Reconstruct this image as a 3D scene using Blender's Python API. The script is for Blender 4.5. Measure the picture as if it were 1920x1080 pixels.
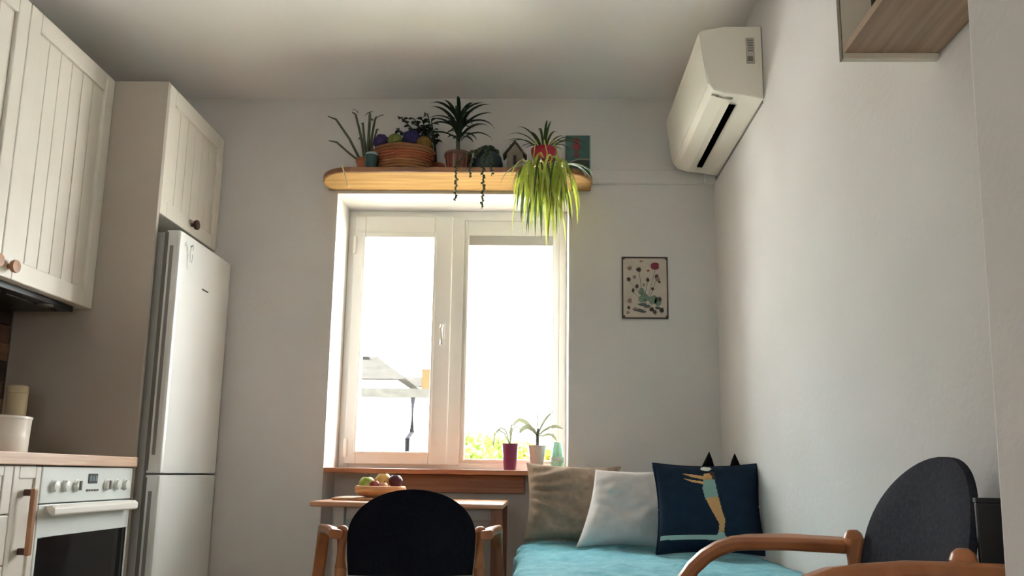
import bpy, bmesh, math, random
from mathutils import Vector, Matrix, noise
R = math.radians
rnd = random.Random(7)
scn = bpy.context.scene
col = scn.collection
for o in list(bpy.data.objects):
    bpy.data.objects.remove(o, do_unlink=True)

# ------------------------------------------------------------------ camera
YB, XF, XR, XL, ZC = 3.833, -1.572, 0.843, -2.15, 2.71      # window wall, cupboard fronts, right wall, left wall, ceiling
YP = YB - 0.635                                             # near face of the fridge housing
FPX, PY = 1541.0, 623.5
cd = bpy.data.cameras.new('camera'); cam = bpy.data.objects.new('camera', cd); col.objects.link(cam)
cd.sensor_width = 36; cd.lens = FPX / 1920 * 36; cd.shift_y = (PY - 540) / 1920; cd.clip_start = 0.02
pit, yaw, rol = R(9.84), R(1.89), R(0.865)
fw = Vector((-math.sin(yaw) * math.cos(pit), math.cos(yaw) * math.cos(pit), math.sin(pit)))
rt = Vector((math.cos(yaw), math.sin(yaw), 0)); up = rt.cross(fw)
r2 = rt * math.cos(rol) + up * math.sin(rol); u2 = up * math.cos(rol) - rt * math.sin(rol)
cam.matrix_world = Matrix(((r2.x, u2.x, -fw.x, 0), (r2.y, u2.y, -fw.y, 0), (r2.z, u2.z, -fw.z, 0.863), (0, 0, 0, 1)))
scn.camera = cam

# ------------------------------------------------------------------ world, sun, exposure
w = bpy.data.worlds.new('overcast'); scn.world = w; w.use_nodes = True
w.node_tree.nodes['Background'].inputs[0].default_value = (1.0, 0.995, 1.01, 1)
w.node_tree.nodes['Background'].inputs[1].default_value = 10.5
sd = bpy.data.lights.new('sun', 'SUN'); sd.energy = 115; sd.angle = R(5); sd.color = (1, .985, .96)
sun = bpy.data.objects.new('sun', sd); col.objects.link(sun); sun.rotation_euler = (0, R(-40), 0)     # high, shining along the facade
pd = bpy.data.lights.new('window_portal', 'AREA'); pd.shape = 'RECTANGLE'; pd.size = 1.16; pd.size_y = 1.34
pd.cycles.is_portal = True
po = bpy.data.objects.new('window_portal', pd); col.objects.link(po)
po.location = (-0.43, 4.24, 1.56); po.rotation_euler = (R(-90), 0, 0)
pd2 = bpy.data.lights.new('added_window_portal', 'AREA'); pd2.shape = 'RECTANGLE'; pd2.size = .5; pd2.size_y = .5; pd2.cycles.is_portal = True  # sampling portal for the added fill window behind the camera
po2 = bpy.data.objects.new('added_window_portal', pd2); col.objects.link(po2)
po2.location = (-0.75, -1.84, 1.575); po2.rotation_euler = (R(90), 0, 0)
scn.view_settings.view_transform = 'Standard'; scn.view_settings.look = 'None'
scn.view_settings.gamma = 1; scn.view_settings.use_curve_mapping = False
scn.view_settings.exposure = 1.17
scn.cycles.diffuse_bounces = 8; scn.cycles.max_bounces = 14; scn.cycles.transparent_max_bounces = 16

# ------------------------------------------------------------------ materials
def lin(c):
    c = c / 255
    return c / 12.92 if c <= .04045 else ((c + .055) / 1.055) ** 2.4
def rgb(r, g, b): return (lin(r), lin(g), lin(b), 1)
MATS = {}
def mat(name, c, rough=.6, c2=None, scale=8, stretch=None, bump=0, bscale=60, metal=0, spec=.5, mixpow=None, trans=0, sheen=0, coat=0):
    if name in MATS: return MATS[name]
    m = bpy.data.materials.new(name); m.use_nodes = True; nt = m.node_tree; N = nt.nodes; L = nt.links
    b = N['Principled BSDF']; b.inputs['Roughness'].default_value = rough; b.inputs['Metallic'].default_value = metal
    b.inputs['Specular IOR Level'].default_value = spec; b.inputs['Base Color'].default_value = c
    if sheen: b.inputs['Sheen Weight'].default_value = sheen
    if coat: b.inputs['Coat Weight'].default_value = coat
    tc = N.new('ShaderNodeTexCoord'); mp = N.new('ShaderNodeMapping'); L.new(tc.outputs['Object'], mp.inputs[0])
    if stretch: mp.inputs['Scale'].default_value = stretch
    if c2:
        n = N.new('ShaderNodeTexNoise'); n.inputs['Scale'].default_value = scale; n.inputs['Detail'].default_value = 4
        L.new(mp.outputs[0], n.inputs['Vector'])
        r = N.new('ShaderNodeValToRGB'); r.color_ramp.elements[0].position = .32; r.color_ramp.elements[1].position = .68
        r.color_ramp.elements[0].color = c; r.color_ramp.elements[1].color = c2
        L.new(n.outputs['Fac'], r.inputs[0]); L.new(r.outputs[0], b.inputs['Base Color'])
    if bump:
        n2 = N.new('ShaderNodeTexNoise'); n2.inputs['Scale'].default_value = bscale; n2.inputs['Detail'].default_value = 5
        L.new(mp.outputs[0], n2.inputs['Vector'])
        bp = N.new('ShaderNodeBump'); bp.inputs['Strength'].default_value = bump; bp.inputs['Distance'].default_value = .01
        L.new(n2.outputs['Fac'], bp.inputs['Height']); L.new(bp.outputs[0], b.inputs['Normal'])
    if trans:
        t = N.new('ShaderNodeBsdfTranslucent'); t.inputs[0].default_value = c2 or c
        mx = N.new('ShaderNodeMixShader'); mx.inputs[0].default_value = trans
        L.new(b.outputs[0], mx.inputs[1]); L.new(t.outputs[0], mx.inputs[2]); L.new(mx.outputs[0], N['Material Output'].inputs[0])
    MATS[name] = m
    return m
def wood(name, a, b, rough=.45, stretch=(40, 2, 40), scale=1.6, bump=.05):
    return mat(name, a, rough, b, scale, stretch, bump, 3)

WALL = mat('painted_plaster', rgb(214, 211, 209), .9, rgb(209, 206, 203), 2.5, None, .12, 45, spec=.2)
CEIL = mat('ceiling_paint', rgb(237, 236, 236), .95, rgb(234, 232, 231), 2, None, .08, 40, spec=.1)
FLOORM = wood('oak_floor', rgb(176, 156, 134), rgb(194, 174, 152), .4, (30, 2, 30))
CAB = mat('cream_lacquer', rgb(226, 221, 211), .38, rgb(222, 216, 205), 3)
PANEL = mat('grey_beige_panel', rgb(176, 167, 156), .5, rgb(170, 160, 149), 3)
WHITE = mat('white_plastic', rgb(232, 229, 222), .4)
ACW = mat('air_conditioner_white', rgb(228, 223, 210), .35)
PVC = mat('white_window_pvc', rgb(232, 231, 226), .3)
FRIDGE = mat('fridge_white', rgb(224, 225, 223), .28)
ENAMEL = mat('oven_enamel', rgb(226, 232, 229), .25)
BLACKG = mat('black_oven_glass', rgb(9, 10, 12), .05, spec=.6)
DARK = mat('dark_plastic', rgb(28, 28, 30), .5)
GASKET = mat('grey_gasket', rgb(120, 116, 110), .7)
HOODM = mat('dark_hood_metal', rgb(62, 64, 64), .35, metal=.7)
WORKTOP = wood('ash_worktop', rgb(186, 150, 122), rgb(206, 174, 146), .4, (40, 2, 40))
PINE = mat('pine_board', rgb(122, 91, 52), .9, rgb(146, 115, 71), 1.3, (2, 30, 40), .05, 3, spec=.05)
PINED = wood('pine_edge', rgb(120, 80, 52), rgb(146, 100, 66), .5, (2, 30, 40), 1.3)
SILLW = wood('sill_wood', rgb(150, 92, 56), rgb(182, 122, 78), .4, (2, 30, 40), 1.3)
BENT = wood('bent_beech', rgb(152, 92, 54), rgb(178, 116, 72), .35, (3, 3, 3), 3)
TABLEW = wood('table_beech', rgb(190, 138, 104), rgb(206, 158, 124), .3, (2, 30, 40), 1.4)
LEGW = wood('dark_leg_wood', rgb(112, 66, 44), rgb(136, 84, 58), .4, (30, 30, 2))
BROWNK = wood('brown_knob_wood', rgb(136, 92, 60), rgb(172, 124, 86), .45, (20, 20, 4))
DKNOB = mat('dark_knob_wood', rgb(72, 44, 32), .5)
SHELFW = wood('striped_shelf_wood', rgb(146, 120, 98), rgb(176, 150, 126), .5, (60, 2, 2), .9)
NAVYF = mat('black_upholstery', rgb(14, 16, 24), .95, rgb(20, 22, 32), 90, None, .15, 300, spec=.15)
CHARF = mat('charcoal_upholstery', rgb(38, 39, 46), .95, rgb(50, 51, 59), 120, None, .15, 320, spec=.15)

# ------------------------------------------------------------------ mesh helpers
BASE = {}
class MB:
    def __init__(s): s.v = []; s.f = []; s.mi = []
    def add(s, vs, fs, mi=0):
        n = len(s.v); s.v += [Vector(p) for p in vs]; s.f += [tuple(i + n for i in f) for f in fs]; s.mi += [mi] * len(fs); return s
    def box(s, x0, x1, y0, y1, z0, z1, mi=0):
        return s.add([(x, y, z) for x in (x0, x1) for y in (y0, y1) for z in (z0, z1)],
                     [(0, 1, 3, 2), (4, 6, 7, 5), (0, 4, 5, 1), (2, 3, 7, 6), (0, 2, 6, 4), (1, 5, 7, 3)], mi)
    def prism(s, poly, axis, a, b, mi=0):
        n = len(poly); vs = []
        for t in (a, b):
            for p in poly:
                vs.append({'X': (t, p[0], p[1]), 'Y': (p[0], t, p[1]), 'Z': (p[0], p[1], t)}[axis])
        return s.add(vs, [tuple(range(n)), tuple(range(2 * n - 1, n - 1, -1))] + [(i, (i + 1) % n, n + (i + 1) % n, n + i) for i in range(n)], mi)
    def lathe(s, prof, c, n=24, sx=1, sy=1, mi=0, axis='Z'):
        vs = []; m = len(prof)
        for r, z in prof:
            for k in range(n):
                a = 2 * math.pi * k / n; p = (r * math.cos(a) * sx, r * math.sin(a) * sy, z)
                if axis == 'X': p = (p[2], p[0], p[1])
                if axis == 'Y': p = (p[0], p[2], p[1])
                vs.append((c[0] + p[0], c[1] + p[1], c[2] + p[2]))
        fs = [(i * n + k, i * n + (k + 1) % n, (i + 1) * n + (k + 1) % n, (i + 1) * n + k) for i in range(m - 1) for k in range(n)]
        if prof[0][0] > 1e-4: fs.append(tuple(range(n - 1, -1, -1)))
        if prof[-1][0] > 1e-4: fs.append(tuple((m - 1) * n + k for k in range(n)))
        return s.add(vs, fs, mi)
    def tube(s, pts, rad, n=8, mi=0, rect=None, upv=(0, 0, 1)):
        pts = [Vector(p) for p in pts]; vs = []; m = len(pts)
        ref = Vector(upv)
        for i, p in enumerate(pts):
            t = (pts[min(i + 1, m - 1)] - pts[max(i - 1, 0)]).normalized()
            side = t.cross(ref)
            if side.length < 1e-3: side = t.cross(Vector((1, 0, 0)))
            side.normalize(); nn = side.cross(t).normalized()
            rr = rad[i] if isinstance(rad, (list, tuple)) else rad
            if rect:
                a, b = rect[0] / 2, rect[1] / 2; c = min(a, b) * .45
                for (x, y) in ((a - c, b), (-a + c, b), (-a, b - c), (-a, -b + c), (-a + c, -b), (a - c, -b), (a, -b + c), (a, b - c)):
                    vs.append(p + side * x + nn * y)
            else:
                for k in range(n):
                    q = 2 * math.pi * k / n; vs.append(p + side * math.cos(q) * rr + nn * math.sin(q) * rr)
        k_ = 8 if rect else n
        fs = [(i * k_ + k, i * k_ + (k + 1) % k_, (i + 1) * k_ + (k + 1) % k_, (i + 1) * k_ + k) for i in range(m - 1) for k in range(k_)]
        fs += [tuple(range(k_ - 1, -1, -1)), tuple((m - 1) * k_ + k for k in range(k_))]
        return s.add(vs, fs, mi)
    def ball(s, c, r, nu=14, nv=9, sz=1, mi=0, sx=1, sy=1):
        prof = [(r * math.sin(math.pi * i / nv), -r * sz * math.cos(math.pi * i / nv)) for i in range(nv + 1)]
        prof[0] = (1e-5, prof[0][1]); prof[-1] = (1e-5, prof[-1][1])
        return s.lathe(prof, c, nu, sx, sy, mi)
    def build(s, name, m, parent=None, bev=0, smooth=False, fix=True):
        me = bpy.data.meshes.new(name)
        org = BASE.get(parent.name, Vector((0, 0, 0))) if parent else Vector((0, 0, 0))
        me.from_pydata([tuple(p - org) for p in s.v], [], s.f)
        for mm in (m if isinstance(m, (list, tuple)) else [m]): me.materials.append(mm)
        me.polygons.foreach_set('material_index', s.mi)
        if fix:
            bm = bmesh.new(); bm.from_mesh(me); bmesh.ops.recalc_face_normals(bm, faces=bm.faces); bm.to_mesh(me); bm.free()
        if smooth:
            me.polygons.foreach_set('use_smooth', [True] * len(me.polygons))
        me.update()
        o = bpy.data.objects.new(name, me); col.objects.link(o)
        if parent: o.parent = parent
        BASE[o.name] = org
        if bev:
            b = o.modifiers.new('bevel', 'BEVEL'); b.width = bev; b.segments = 2; b.limit_method = 'ANGLE'; b.angle_limit = R(40)
        if smooth:
            try:
                me.set_sharp_from_angle(angle=R(42))
            except Exception: pass
        return o
def box(name, x0, x1, y0, y1, z0, z1, m, parent=None, bev=0): return MB().box(x0, x1, y0, y1, z0, z1).build(name, m, parent, bev)
def tag(o, label=None, cat=None, group=None, kind=None):
    if label: o['label'] = label
    if cat: o['category'] = cat
    if group: o['group'] = group
    if kind: o['kind'] = kind
    return o
def thing(name, loc, label, cat, group=None, local=False):
    o = bpy.data.objects.new(name, None); col.objects.link(o); o.location = loc; o.empty_display_size = .05
    BASE[o.name] = Vector((0, 0, 0)) if local else Vector(loc)
    return tag(o, label, cat, group)
def ring_(mb, x0, x1, z0, z1, wl_, wr, wb, wt, y0, y1):
    mb.box(x0, x0 + wl_, y0, y1, z0, z1); mb.box(x1 - wr, x1, y0, y1, z0, z1)
    mb.box(x0 + wl_, x1 - wr, y0, y1, z0, z0 + wb); mb.box(x0 + wl_, x1 - wr, y0, y1, z1 - wt, z1); return mb
def struct(o): o['kind'] = 'structure'; return o

# ================================================================== SETTING
struct(box('floor', XL - .2, 1.6, -1.7, YB + .35, -.1, 0, FLOORM))
struct(box('ceiling', XL - .2, 1.6, -1.7, YB + .42, ZC, ZC + .12, CEIL))
wl = struct(box('wall_left', XL - .15, XL, -1.7, YB, 0, ZC, WALL))
struct(box('wall_right', XR, XR + .15, 1.15, YB, 0, ZC, WALL))
m = MB(); m.box(XL, -1.0, -1.85, -1.7, 0, ZC); m.box(-.5, 1.6, -1.85, -1.7, 0, ZC); m.box(-1.0, -.5, -1.85, -1.7, 0, 1.32); m.box(-1.0, -.5, -1.85, -1.7, 1.82, ZC)
struct(m.build('wall_front', WALL))                          # wall behind the camera, opened for an added fill-light window
m = MB()                                                     # near wall end on the right, very slightly out of plumb
m.add([(.603, -1.7, 0), (1.6, -1.7, 0), (1.6, 1.15, 0), (.603, 1.15, 0), (.655, -1.7, ZC), (1.6, -1.7, ZC), (1.6, 1.15, ZC), (.655, 1.15, ZC)],
      [(0, 3, 2, 1), (4, 5, 6, 7), (0, 1, 5, 4), (1, 2, 6, 5), (2, 3, 7, 6), (3, 0, 4, 7)])
struct(m.build('wall_corner', WALL, None, .012))
# window wall: reveal from X -0.99 to 0.141, down to the floor (niche), parapet set back under the sill
WX0, WX1, WZ0, WZ1, YW, YO = -.992, .141, .885, 2.213, 4.10, 4.25
m = MB()
m.box(XL - .15, WX0, YB, YO, 0, ZC); m.box(WX1, XR + .15, YB, YO, 0, ZC); m.box(WX0, WX1, YB, YO, WZ1, ZC)
m.box(WX0, WX1, 4.06, YO, 0, WZ0 - .02)
struct(m.build('wall_back', WALL))
# window
win = thing('window_1', (-.43, YW, WZ0), None, None); struct(win); tag(win, 'white two-part window with one opening sash, under the wooden plant shelf')
f = .04
m = ring_(MB(), WX0, WX1, WZ0, WZ1, .045, .04, .035, .05, YW, 4.17)
m.build('frame', PVC, win, .004)
box('mullion', -.452, -.388, YW - .004, 4.17, WZ0 + .02, WZ1 - .04, PVC, win, .004)
# opening sash (left), proud of the frame
def ring(mb, x0, x1, z0, z1, wl_, wr, wb, wt, y0, y1):
    mb.box(x0, x0 + wl_, y0, y1, z0, z1); mb.box(x1 - wr, x1, y0, y1, z0, z1)
    mb.box(x0 + wl_, x1 - wr, y0, y1, z0, z0 + wb); mb.box(x0 + wl_, x1 - wr, y0, y1, z1 - wt, z1); return mb
sash = ring(MB(), -.958, -.448, WZ0 + .022, WZ1 - .035, .058, .092, .062, .118, YW - .022, YW + .045).build('sash', PVC, win, .004)
ring(MB(), -.912, -.528, WZ0 + .072, 2.088, .014, .014, .012, .026, YW - .03, YW - .018).build('glazing_bead', PVC, sash, .003)
ring(MB(), -.388, .105, WZ0 + .018, WZ1 - .05, .016, .03, .03, .085, YW + .006, YW + .05).build('fixed_frame', PVC, win, .003)
ring(MB(), -.375, .08, WZ0 + .042, 2.112, .012, .012, .012, .03, YW - .004, YW + .02).build('glazing_bead', PVC, win, .003)
box('blind_cassette', -.37, .074, YW + .0, YW + .04, 2.03, 2.088, mat('grey_blind', rgb(176, 174, 168), .6), win, .004)
GLASS = bpy.data.materials.new('window_glass'); GLASS.use_nodes = True
nt = GLASS.node_tree; nt.nodes.clear()
o_ = nt.nodes.new('ShaderNodeOutputMaterial'); mx = nt.nodes.new('ShaderNodeMixShader'); tr = nt.nodes.new('ShaderNodeBsdfTransparent'); gl = nt.nodes.new('ShaderNodeBsdfGlossy')
gl.inputs['Roughness'].default_value = .02; tr.inputs[0].default_value = (.95, .97, .96, 1); mx.inputs[0].default_value = .05
nt.links.new(tr.outputs[0], mx.inputs[1]); nt.links.new(gl.outputs[0], mx.inputs[2]); nt.links.new(mx.outputs[0], o_.inputs[0])
box('pane', -.905, -.535, YW + .005, YW + .009, WZ0 + .08, 2.07, GLASS, sash)
box('pane', -.372, .076, YW + .03, YW + .034, WZ0 + .045, 2.09, GLASS, win)
m = MB().box(-.502, -.474, YW - .03, YW - .02, 1.545, 1.615); m.tube([(-.488, YW - .024, 1.60), (-.488, YW - .055, 1.60), (-.488, YW - .06, 1.585), (-.487, YW - .058, 1.50)], .0085, 8)
m.build('window_handle', WHITE, sash, 0, True)
for z in (.985, 2.02):
    MB().lathe([(.008, -.045), (.009, -.04), (.009, .04), (.006, .045)], (-.952, YW - .03, z), 10).build('hinge', WHITE, sash, 0, True)
w2 = thing('added_rear_window', (-.75, -1.78, 1.2), None, None); struct(w2); tag(w2, 'unseen small white window added behind the viewer for fill light')  # not a known window: added to brighten the camera-facing surfaces
ring(MB(), -1.0, -.5, 1.32, 1.82, .04, .04, .04, .04, -1.81, -1.75).build('frame', PVC, w2, .004)
box('pane', -.965, -.535, -1.782, -1.778, 1.355, 1.785, GLASS, w2)
# sill board and the wooden board under it
tag(box('window_sill', WX0 + .004, WX1 - .003, 3.815, YW + .01, .862, WZ0, SILLW, None, .004), 'reddish brown wooden sill board across the window niche', 'window sill')
tag(box('wooden_board', -.70, -.06, 4.02, 4.058, .775, .860, SILLW, None, .004), 'reddish wooden board against the wall just below the window sill', 'board')

# outdoors (upper floor: the ground lies 3 m below)
GROUND = mat('pale_paving', rgb(212, 210, 206), .9, rgb(198, 196, 192), .4)
struct(box('ground', -60, 60, -60, 120, -3.2, -3.0, GROUND))
struct(box('added_dark_ground', -40, 40, 4.3, 8.6, -3.0, -2.96, mat('dark_ground_strip', rgb(84, 86, 66), .95, rgb(100, 98, 80), 6)))  # unseen dark strip added to cut bounce light under the plant shelf
HWALL = mat('white_render_wall', rgb(235, 232, 224), .9, rgb(228, 224, 214), 1)
ROOFM = mat('grey_roof_tiles', rgb(28, 27, 26), .9, rgb(33, 32, 30), 5, None, .3, 12, spec=0)
TANM = mat('tan_render_wall', rgb(60, 50, 34), .9, spec=0)
hb = thing('outbuilding', (-3.0, 16.5, -3), 'low white outbuilding with a flat grey roof edge, seen through the left pane', 'building')
MB().box(-9, -1.85, 14, 19, -3, 2.14).build('wall', HWALL, hb)
MB().box(-9.1, -1.82, 13.8, 19.1, 2.14, 2.28).build('roof', mat('grey_eaves', rgb(44, 43, 41), .9, rgb(54, 53, 50), 8, spec=0), hb)
MB().tube([(-2.13, 13.93, 2.14), (-2.13, 13.93, 1.55), (-2.2, 13.93, 1.45), (-2.2, 13.93, -3)], .04, 8).build('drainpipe', mat('zinc_pipe', rgb(36, 36, 40), .9, spec=0), hb, 0, True)
hs = thing('house', (-5.0, 24, -3), 'pale house with a hipped grey roof behind the outbuilding', 'building')
MB().box(-8, -3.85, 22.3, 27, -3, 3.42).build('wall', HWALL, hs)
m = MB(); m.add([(-8.3, 22, 3.38), (-3.6, 22, 3.38), (-3.6, 27.3, 3.38), (-8.3, 27.3, 3.38), (-6, 23.9, 4.25), (-4.75, 23.9, 4.25)],
                [(0, 1, 5, 4), (1, 2, 5), (2, 3, 4, 5), (3, 0, 4), (0, 3, 2, 1)])
rf = m.build('roof', ROOFM, hs); MB().box(-5.6, -5.3, 23.6, 23.9, 3.9, 4.6).build('chimney', TANM, rf)
for x in (-4.75, -5.6):
    fr = MB().box(x - .25, x + .25, 22.24, 22.31, 2.5, 3.1).build('window', ROOFM, hs)
    MB().box(x - .21, x + .21, 22.22, 22.25, 2.54, 3.06).build('pane', mat('pale_blue_pane', rgb(170, 186, 196), .2), fr)
h2 = thing('tan_house', (-3.0, 30, -3), 'small tan house beyond the outbuilding roof', 'building')
MB().box(-4.15, -3.65, 29, 32, -3, 4.55).build('wall', TANM, h2)
MB().box(-5.4, -4.15, 29.4, 32, -3, 3.95).build('annex_wall', HWALL, h2)
MB().prism([(29.2, 3.95), (32.2, 3.95), (30.7, 4.45)], 'X', -5.5, -4.1).build('roof', ROOFM, h2)
LEAFO = mat('sunlit_foliage', rgb(72, 94, 38), .8, rgb(108, 126, 64), 3, trans=.3, spec=0)
tr_ = thing('garden_tree', (-.75, 9.3, -3), 'bright green round garden tree seen through the right pane', 'tree')
m = MB()
for k in range(1500):
    th, ph = rnd.uniform(0, 6.283), math.acos(rnd.uniform(-1, 1)); q = rnd.uniform(.55, 1) ** .5
    c = Vector((-.62 + .85 * q * math.sin(ph) * math.cos(th), 9.3 + .8 * q * math.sin(ph) * math.sin(th), .55 + .82 * q * math.cos(ph)))
    c.x += .25 * noise.noise(c * 2); c.z += .2 * noise.noise(c * 2 + Vector((5, 0, 0)))
    a = Vector((rnd.uniform(-1, 1), rnd.uniform(-1, 1), rnd.uniform(-1, 1))).normalized(); b = a.orthogonal().normalized()
    m.add([c - a * .09, c + b * .045, c + a * .09, c - b * .045], [(0, 1, 2, 3)])
tag(m.build('foliage', LEAFO, tr_, fix=False), kind='stuff')
MB().tube([(-.7, 9.3, -3), (-.66, 9.3, -1.2), (-.62, 9.3, .2)], [.13, .1, .05], 8).build('trunk', mat('tree_bark', rgb(98, 80, 62), .9), tr_, 0, True)
t2 = thing('yellow_shrub', (.35, 8.2, -3), 'yellowish shrub outside behind the potted plants on the sill', 'shrub')
m = MB()
for k in range(700):
    th, ph = rnd.uniform(0, 6.283), math.acos(rnd.uniform(-1, 1)); q = rnd.uniform(.5, 1) ** .5
    c = Vector((-.02 + .32 * q * math.sin(ph) * math.cos(th), 8.2 + .35 * q * math.sin(ph) * math.sin(th), .72 + .45 * q * math.cos(ph)))
    a = Vector((rnd.uniform(-1, 1), rnd.uniform(-1, 1), rnd.uniform(-1, 1))).normalized(); b = a.orthogonal().normalized()
    m.add([c - a * .06, c + b * .03, c + a * .06, c - b * .03], [(0, 1, 2, 3)])
tag(m.build('foliage', mat('yellow_foliage', rgb(78, 74, 20), .8, rgb(98, 92, 34), 3, trans=.3, spec=0), t2, fix=False), kind='stuff')
MB().tube([(.1, 8.2, -3), (.02, 8.2, .6)], [.06, .03], 8).build('trunk', MATS['tree_bark'], t2, 0, True)

# backsplash boards on the left wall
bsm = [mat('splash_wood_%d' % i, rgb(*c), .5, rgb(*(int(x * 1.2) for x in c)), 3, (2, 2, 30), .1, 30) for i, c in enumerate(((84, 58, 42), (120, 90, 66), (62, 44, 34)))]
for r_ in range(8):
    z0 = .912 + r_ * .0735
    for k in range(4):
        y0 = 1.6 + (k - (r_ % 2) * .5) * .46; y1 = min(y0 + .455, YP - .002)
        if y1 - y0 < .03: continue
        box('board', XL, XL + .02 + .004 * ((r_ + k) % 3), y0, y1, z0, z0 + .071, bsm[(r_ * 2 + k) % 3], wl, .002)

# ================================================================== KITCHEN
def plank_door(parent, X, y0, y1, z0, z1, knob, kmat, st=.062, npl=6):
    """door leaf facing +X: stiles and rails, recessed tongue-and-groove planks, a knob"""
    m = MB()
    m.box(X - .02, X, y0, y0 + st, z0, z1); m.box(X - .02, X, y1 - st, y1, z0, z1)
    m.box(X - .02, X, y0 + st, y1 - st, z0, z0 + st + .01); m.box(X - .02, X, y0 + st, y1 - st, z1 - st - .01, z1)
    d = m.build('door', CAB, parent, .004)
    a, b = y0 + st, y1 - st; pw = (b - a) / npl
    m = MB(); m.box(X - .0195, X - .0175, a - .002, b + .002, z0 + st, z1 - st); m.build('panel_back', CAB, d)
    for k in range(npl):
        box('plank', X - .018, X - .012, a + k * pw + .0018, a + (k + 1) * pw - .0018, z0 + st + .01, z1 - st - .01, CAB, d, .0025)
    if knob:
        ky, kz = knob
        MB().lathe([(.009, 0), (.009, .013), (.02, .015), (.0225, .022), (.0215, .03), (.0001, .032)], (X, ky, kz), 14, axis='X').build('knob', kmat, d, 0, True)
    return d
XU = -1.802
for i, (y0, y1, kn, lab) in enumerate(((YP - .582, YP, (YP - .54, 1.536), 'cream wall cupboard with planked door beside the fridge housing'),
                                       (YP - 1.182, YP - .582, (YP - .627, 1.536), 'cream wall cupboard with planked door at the left edge'))):
    t = thing('wall_cupboard', (XL, y0, 1.496), lab, 'cupboard', 'cream wall cupboards over the worktop')
    box('body', XL, XU - .021, y0 + .001, y1 - .001, 1.498, 2.481, CAB, t, .001)
    plank_door(t, XU, y0 + .002, y1 - .002, 1.496, 2.483, kn, BROWNK)
hood = thing('extractor_hood', (XL, YP - .9, 1.46), 'dark metal extractor hood built in under the wall cupboards', 'extractor hood')
box('housing', XL + .03, XU - .045, YP - 1.12, YP - .055, 1.474, 1.497, HOODM, hood, .003)
for k in range(3):
    y0 = YP - 1.08 + k * .34
    fl = box('filter', XL + .07, XU - .09, y0, y0 + .31, 1.469, 1.475, mat('filter_mesh', rgb(40, 42, 42), .4, rgb(90, 92, 90), 120, metal=.8), hood, .002)
MB().lathe([(.028, 0), (.028, -.006), (.02, -.008)], (XU - .07, YP - .2, 1.474), 16).build('hood_lamp', GASKET, hood, 0, True)

tall = thing('fridge_housing', (XL, YP, 0), 'tall cream cupboard housing around the fridge with planked top door', 'cupboard')
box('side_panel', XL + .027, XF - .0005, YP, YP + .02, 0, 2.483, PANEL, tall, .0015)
box('top_box', XL + .027, XF - .022, YP + .02, YB - .002, 1.916, 2.481, CAB, tall, .001)
plank_door(tall, XF, YP + .022, YB - .01, 1.912, 2.483, (3.53, 1.955), DKNOB, .058, 6)

fr = thing('fridge_freezer', (-1.8, 3.53, 0), 'tall white fridge freezer standing in the corner housing', 'fridge')
FX = XF + .085; fy0, fy1 = 3.245, 3.822
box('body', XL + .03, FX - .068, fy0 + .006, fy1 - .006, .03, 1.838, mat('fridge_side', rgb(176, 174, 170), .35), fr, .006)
def fdoor(z0, z1, gz0, gz1):
    d = MB().prism([(FX - .058, fy0), (FX - .012, fy0), (FX - .003, fy0 + .006), (FX, fy0 + .022), (FX, fy1 - .02), (FX - .004, fy1 - .006), (FX - .012, fy1), (FX - .058, fy1)], 'Z', z0, z1).build('door', FRIDGE, fr, .004)
    box('gasket', FX - .068, FX - .058, fy0 + .004, fy1 - .004, z0 + .006, z1 - .006, GASKET, d)
    box('grip_recess', FX - .042, FX - .026, fy0 - .0006, fy0 + .004, gz0, gz1, mat('grip_grey', rgb(136, 132, 130), .5), d, .002)
    box('edge_trim', FX - .0575, FX - .05, fy0 - .001, fy0 + .004, z0 + .01, z1 - .01, GASKET, d)
    return d
up_ = fdoor(.850, 1.845, .92, 1.78); fdoor(.06, .843, .2, .78)
box('logo', FX, FX + .0012, 3.50, 3.565, 1.648, 1.654, DARK, up_)
m = MB()                                                    # sketchy leaf sticker
for (a, b, w_) in (((3.305, 1.80), (3.325, 1.765), .006), ((3.325, 1.765), (3.322, 1.715), .006), ((3.29, 1.79), (3.30, 1.81), .005), ((3.345, 1.80), (3.37, 1.815), .010), ((3.37, 1.815), (3.375, 1.79), .007),
                   ((3.345, 1.77), (3.352, 1.735), .006), ((3.372, 1.775), (3.368, 1.735), .006), ((3.352, 1.80), (3.345, 1.77), .006), ((3.322, 1.715), (3.335, 1.70), .005)):
    dy, dz = b[0] - a[0], b[1] - a[1]; l = math.hypot(dy, dz); ny, nz = -dz / l * w_ / 2, dy / l * w_ / 2
    m.add([(FX + .001, a[0] + ny, a[1] + nz), (FX + .001, b[0] + ny * .5, b[1] + nz * .5), (FX + .001, b[0] - ny * .5, b[1] - nz * .5), (FX + .001, a[0] - ny, a[1] - nz)], [(0, 1, 2, 3)])
tag(m.build('sticker', mat('sticker_grey_green', rgb(122, 138, 130), .6), up_), 'grey green twig sticker on the upper door')

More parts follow.
